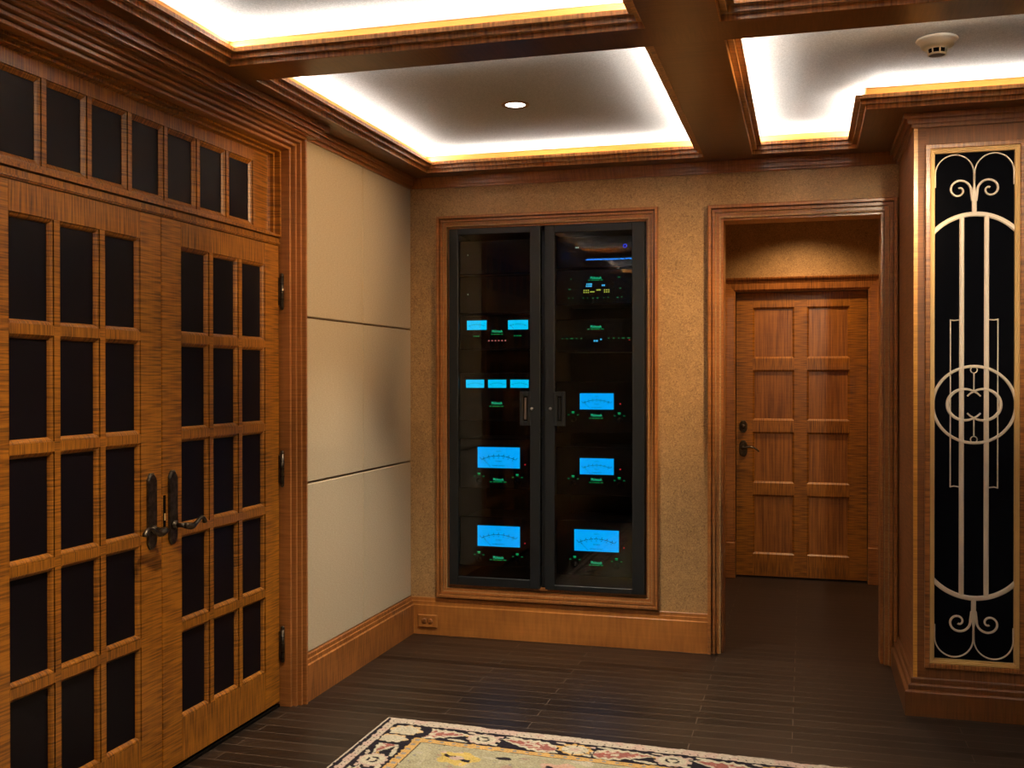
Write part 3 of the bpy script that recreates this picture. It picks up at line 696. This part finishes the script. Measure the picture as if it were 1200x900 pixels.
# ------------------------------------------------------------------ small things
o_ = root('wall_outlet', (.108, -.025, .074), 'wood toned duplex outlet plate set in the back baseboard', 'outlet')
mb = MB(); mb.bbox(.051, .166, -.033, -.025, .039, .112, W['kx'], .005); kid(mb, 'cover_plate', o_)
for xc in (.090, .126):
    mb = MB(); mb.lathe([(0, -.0022), (.014, -.0022), (.0155, -.001), (.016, 0), (.017, 0)], (xc, -.033, .076), W['tx'], 24, 'y')
    for q in (-.005, .005): mb.box(xc-.005, xc+.005, -.0358, -.0348, .076+q-.001, .076+q+.001, M['rubber'])
    kid(mb, 'socket', o_)
def downlight(x, y, label):
    r = root('recessed_downlight', (x, y, CEI), label, 'ceiling light', group='recessed ceiling lights')
    mb = MB(); mb.lathe([(.044, .002), (.046, -.004), (.060, -.005), (.063, -.002), (.063, 0)], (x, y, CEI), M['trimring']); kid(mb, 'trim_ring', r)
    mb = MB(); mb.lathe([(0, -.0015), (.044, -.0015), (.044, 0)], (x, y, CEI), M['lens']); kid(mb, 'lens', r, 'bright white lens')
downlight(.913, -1.072, 'round recessed downlight in the ceiling recess above the black rack')
s_ = root('smoke_detector', (2.602, -1.517, CEI), 'ivory round smoke detector on the ceiling beside the column', 'smoke detector')
c = (2.602, -1.517, CEI)
mb = MB(); mb.lathe([(.070, 0), (.072, -.004), (.066, -.010), (.056, -.012), (.057, -.022), (.053, -.028), (.040, -.030)], c, M['white']); kid(mb, 'base', s_)
mb = MB(); mb.lathe([(.041, -.030), (.036, -.034), (.034, -.038)], c, M['white']); mb.lathe([(.030, -.036), (.028, -.052)], c, M['rubber'])
for i in range(8):
    t = 2*math.pi*i/8+.2; mb.tube([(c[0]+.033*math.cos(t), c[1]+.033*math.sin(t), c[2]-.036), (c[0]+.030*math.cos(t), c[1]+.030*math.sin(t), c[2]-.054)], .0025, M['white'], 6)
mb.lathe([(.031, -.052), (.0315, -.056), (.029, -.058), (.027, -.058)], c, M['white']); kid(mb, 'sensor_cage', s_, 'slotted sensor housing')
mb = MB(); mb.lathe([(.027, -.058), (.020, -.060), (0, -.061)], c, M['grey']); kid(mb, 'cap', s_, 'grey end disc')
mb = MB(); mb.box(.16, 1.65, -4.125, -4.115, SOF-.008, SOF, M['strip'])
tag(mb.build('light_strip'), 'thin blue light strip under a ceiling beam behind the viewer', 'light')
mb = MB(); mb.box(DX-.06, DX+.0, YL, YRt, 0, .012, M['rubber']); struct(mb, 'trim_21', 'dark threshold under the glazed doors', 'trim')

# ------------------------------------------------------------------ rug
def rug():
    Wd, Ln = 2.75, 3.7
    us = np.arange(0, Wd+.001, .005); vs = np.concatenate([np.arange(0, .9, .004), np.arange(.9, Ln+.001, .012)])
    U, V = np.meshgrid(us, vs); rng = np.random.default_rng(3)
    def sm(shape, k):                                # cheap smooth noise
        a = rng.standard_normal((shape[0]//k+3, shape[1]//k+3))
        yi = np.arange(shape[0])/k; xi = np.arange(shape[1])/k; y0 = yi.astype(int); x0 = xi.astype(int); fy = (yi-y0)[:, None]; fx = (xi-x0)[None]
        A = a[y0][:, x0]; B = a[y0][:, x0+1]; C = a[y0+1][:, x0]; D = a[y0+1][:, x0+1]
        return (A*(1-fx)+B*fx)*(1-fy)+(C*(1-fx)+D*fx)*fy
    n1, n2, n3 = sm(U.shape, 3), sm(U.shape, 8), sm(U.shape, 25)
    e = np.minimum(np.minimum(U, Wd-U), np.minimum(V, Ln-V)) + n1*.0014 + n2*.001   # distance from the edge
    cream = np.array((.40, .335, .27)); pink = np.array((.39, .285, .24)); blk = np.array((.016, .013, .018)); rose = np.array((.245, .088, .075))
    pale = np.array((.40, .36, .275)); gold = np.array((.43, .265, .095)); grey = np.array((.20, .19, .18)); olive = np.array((.285, .262, .175)); yel = np.array((.42, .31, .095))
    C = np.empty(U.shape+(3,)); C[:] = blk
    hor = np.minimum(V, Ln-V) < np.minimum(U, Wd-U)   # end borders vs side borders
    al = np.where(hor, U, V)                          # coordinate along the border
    ac = np.where(hor, np.minimum(V, Ln-V), np.minimum(U, Wd-U))
    C[e < .012] = cream
    gd = (e > np.where(hor, .008, .030)) & (e < .064); C[gd] = cream; C[gd & (n2 > .1)] = pink
    dots = gd & (np.abs((al % .030)-.015) < .0035) & (np.abs(ac-.045) < .0035); C[dots] = blk
    # main border, alternating palmettes and flowers
    mbnd = (e > .070) & (e < .200); per = .375
    s = (al-.17) % per; k = np.floor((al-.17)/per).astype(int) % 2; w = ac-.135
    t = np.where(k == 0, s, .23-s)/.23; tc = np.clip(t, 0, 1)                        # palmette, root to tip
    slope = w+np.where(k == 0, 1, -1)*0+.050*(tc-.5)
    env = .062*np.sin(np.pi*tc**.55)**.8*(t > 0)*(t < 1)
    ser = 1-.38*np.abs(np.sin(tc*19+np.sign(slope)*.8))
    leaf = np.abs(slope) < env*(.45+.55*ser)+.002; core = np.abs(slope) < env*(.80*ser)-.004
    C[mbnd & leaf] = pale; C[mbnd & core] = rose
    vein = np.abs(np.abs(slope)-(.010+.020*((tc*5.5) % 1))) < .0045; C[mbnd & core & vein & (n2 > -.3)] = pink; C[mbnd & core & (n1+.6*n2 > 1.3)] = cream
    C[mbnd & core & (np.abs(slope-.002) < .010*(tc < .42)*(tc > .30))] = pale
    fx = s-.300; th = np.arctan2(w, fx); rr = np.hypot(fx*.86, w)
    fl = rr < .056*(1+.07*np.cos(th*11+k)+.05*n2); edge = fl & (rr > .046); C[mbnd & fl] = pale; C[mbnd & edge] = np.where((k[..., None] == 0), pink, gold)[mbnd & edge]
    C[mbnd & fl & (k == 0) & (np.abs(rr-.020) < .005) & (np.abs(np.sin(th*1.5+.6)) > .3)] = blk; C[mbnd & fl & (k == 1) & (rr < .018+.006*np.cos(5*th))] = pink
    C[mbnd & fl & (k == 1) & (np.abs(np.cos(th*3)) < .16) & (rr > .030)] = blk
    for ds, dw, a, b_, col in ((.205, .046, .048, .011, pale), (.045, -.048, .038, .010, pale), (.235, -.050, .022, .008, cream), (.362, .047, .028, .010, pale), (.232, -.012, .014, .007, gold), (.365, -.040, .016, .008, pink), (.372, .004, .010, .014, cream)):
        m = ((s-ds)/a)**2+((w-dw-.14*(s-ds))/b_)**2 < 1+.3*n1; C[mbnd & m & ~fl & ~leaf] = col
    # big corner flower
    for cu, cv, r0 in ((.135, .135, .055), (.118, .235, .05)):
        for uu, vv in ((U, V), (Wd-U, V), (U, Ln-V), (Wd-U, Ln-V)):
            t = np.arctan2(vv-cv, uu-cu); r = np.hypot((uu-cu)*.8, (vv-cv)*(1.0 if cv < .2 else 1.2)); box_ = (uu < .2) & (vv < .32)
            if cv < .2: C[(np.hypot(uu-.135, vv-.135) < .11) & mbnd] = blk
            else: C[(uu > .07) & (uu < .20) & (vv > .18) & (vv < .30) & mbnd] = blk
            m = r < r0*(1+.12*np.cos(t*8)); C[mbnd & m] = pale; C[mbnd & m & (r > r0*.78) & (n1 > 0)] = gold*.9+.1
    og = (e > .205) & (e < .243); C[og] = gold; C[og & (np.abs((al % .05)-.025) < .009) & (np.abs(ac-.222) < .009)] = grey
    fd = e >= .246; C[fd] = olive; C[fd & (n3 > .5)] = olive*1.12; C[fd & (n2 > .9)] = pale*.85; C[fd & (n2+.5*n3 < -1.45)] = np.array((.30, .21, .16))
    C[fd & (n1 > 1.6)] = grey
    for i in range(6):
        for j in range(7):
            cx = .435+.40*i+(.2 if j % 2 else 0); cy = .36+.42*j
            if cx > Wd-.3 or cy > Ln-.3: continue
            t = np.arctan2(V-cy, U-cx); r = np.hypot((U-cx)*.75, V-cy)
            m = fd & (r < .062*(1+.14*np.cos(5*t)+.10*n2)); col = yel if (i+j) % 2 == 0 else np.array((.42, .26, .2))
            C[m & (r > .022)] = col; C[m & (np.abs(V-cy-.35*(U-cx)+.004*np.sin(90*U)) < .011) & (np.abs(U-cx) < .055)] = blk; C[m & (r < .017+.006*np.cos(4*t))] = pink; C[m & (r > .050) & (n1 > .6)] = pink
            q = fd & (np.hypot((U-cx-.17)*.5, V-cy+.05) < .012*(1+.5*np.cos(3*t))); C[q] = blk
    # worn fringe at the ends: notch some edge cells
    C *= np.array((.95, .97, .98))
    C *= np.clip(1+.13*rng.standard_normal(U.shape)+.05*n2, .6, 1.4)[..., None]
    keep = (e > .002) & (V > .003+.006*np.maximum(0, n2)) & (V < Ln-.006*np.maximum(0, n2))
    X = .453+U; Y = -1.434-.045*U-V; X = X-.0005*V
    Z = np.full(U.shape, .0095)+n1*.0007; Z[np.minimum(np.minimum(U, Wd-U), np.minimum(V, Ln-V)) < .003] = .002
    ny, nx = U.shape; verts = np.stack([X-.453, Y+1.434, Z], -1).reshape(-1, 3)
    idx = np.arange(ny*nx).reshape(ny, nx); q = np.stack([idx[:-1, :-1], idx[1:, :-1], idx[1:, 1:], idx[:-1, 1:]], -1)[keep[:-1, :-1]]
    me = bpy.data.meshes.new('rug'); me.from_pydata(verts.tolist(), [], q.reshape(-1, 4).tolist())
    at = me.color_attributes.new('pattern', 'FLOAT_COLOR', 'POINT'); at.data.foreach_set('color', np.concatenate([C.reshape(-1, 3), np.ones((ny*nx, 1))], 1).astype(np.float32).ravel())
    me.materials.append(M['rug']); ob = bpy.data.objects.new('rug', me); COL.objects.link(ob); ob.location = (.453, -1.434, 0)
    mo = ob.modifiers.new('t', 'SOLIDIFY'); mo.thickness = .008; mo.offset = -1
    tag(ob, 'floral wool rug with black flowered border and pale field on the floor', 'rug')
rug()

# ------------------------------------------------------------------ lights
def area(name, loc, sx, sy, direction, power, col, spread=180):
    l = bpy.data.lights.new(name, 'AREA'); l.shape = 'RECTANGLE'; l.size = sx; l.size_y = sy; l.energy = power; l.color = col; l.spread = R_(spread)
    o = bpy.data.objects.new(name, l); COL.objects.link(o); o.location = loc
    return o, l
COVE = (1., .93, .84)
def cove(poly, per_m):
    n = len(poly)
    for i in range(n):
        p = Vector(poly[i]); q = Vector(poly[(i+1) % n]); d = q-p; Ln = d.length; d.normalize(); nn = Vector((-d.y, d.x))
        mid = (p+q)/2+nn*.0125
        o, l = area('cove_led', (mid.x, mid.y, 2.6082), Ln-.02, .005, None, per_m*Ln, COVE)
        fwd = Vector((nn.x*.96, nn.y*.96, .28)).normalized(); X = Vector((d.x, d.y, 0)); Z = -fwd; Yv = Z.cross(X)
        o.matrix_world = Matrix((( X.x, Yv.x, Z.x, mid.x), (X.y, Yv.y, Z.y, mid.y), (X.z, Yv.z, Z.z, 2.6082), (0, 0, 0, 1)))
for i, j, poly in COFF:
    if i == 2 and j > 1: continue
    cove(poly, 5.2)
WARM = (1., .66, .34)
NEUT = (1., .86, .66)
MID = (1., .80, .54)
def spot(name, loc, target, power, ang, blend, col=WARM, rad=.04):
    l = bpy.data.lights.new(name, 'SPOT'); l.energy = power; l.color = col; l.spot_size = R_(ang); l.spot_blend = blend; l.shadow_soft_size = rad
    o = bpy.data.objects.new(name, l); COL.objects.link(o); o.location = loc
    o.rotation_euler = (Vector(target)-Vector(loc)).to_track_quat('-Z', 'Y').to_euler()
for x, y, p, a, b, c in ((.913, -1.072, 340, 84, .9, NEUT), (.91, -3.1, 215, 104, 1., MID), (.91, -3.1, 75, 172, 1., MID), (4.75, -1.08, 60, 82, .9, NEUT), (2.83, -5.1, 60, 82, .9, NEUT)):
    spot('downlight_lamp', (x, y, 2.64), (x, y, 0), p, a, b, c)
spot('wall_washer_lamp', (3.5, -2.45, 2.60), (1.40, 0, 1.86), 480, 38, 1.)
spot('column_lamp', (2.83, -3.05, 2.60), (2.83, -.77, 1.95), 150, 38, .9, MID)
spot('wall_washer_lamp', (3.3, -1.9, 2.60), (0, -1.15, 2.05), 360, 34, 1.)
spot('hall_lamp', (2.02, .80, 2.63), (2.02, .70, 0), 34, 96, .5, NEUT, rad=.03)
spot('hall_lamp', (2.12, 1.66, 2.63), (2.12, 1.66, 0), 72, 134, 1., rad=.02)

w = bpy.data.worlds.new('World'); S.world = w; w.use_nodes = True
w.node_tree.nodes['Background'].inputs[0].default_value = (.02, .014, .01, 1); w.node_tree.nodes['Background'].inputs[1].default_value = .3

# ------------------------------------------------------------------ camera
cam = bpy.data.cameras.new('Camera'); co = bpy.data.objects.new('Camera', cam); COL.objects.link(co)
cam.sensor_width = 36; cam.sensor_fit = 'HORIZONTAL'; cam.lens = 1222*36/1200; cam.clip_start = .05
r = Vector((.962598246, .270931458, -.00087265)); up = Vector((-.000744092, .005864567, .999982526)); f = Vector((-.27093184, .96258078, -.00584682)); p = (2.15013510, -5.52650731, 1.44)
co.matrix_world = Matrix(((r.x, up.x, -f.x, p[0]), (r.y, up.y, -f.y, p[1]), (r.z, up.z, -f.z, p[2]), (0, 0, 0, 1)))
S.camera = co
S.view_settings.view_transform = 'Standard'; S.view_settings.look = 'None'; S.view_settings.gamma = 1; S.view_settings.use_curve_mapping = False
S.view_settings.exposure = 0.0
S.cycles.use_denoising = True
S.cycles.max_bounces = 10; S.cycles.diffuse_bounces = 5; S.cycles.glossy_bounces = 5; S.cycles.transparent_max_bounces = 8
S.cycles.sample_clamp_indirect = 6.
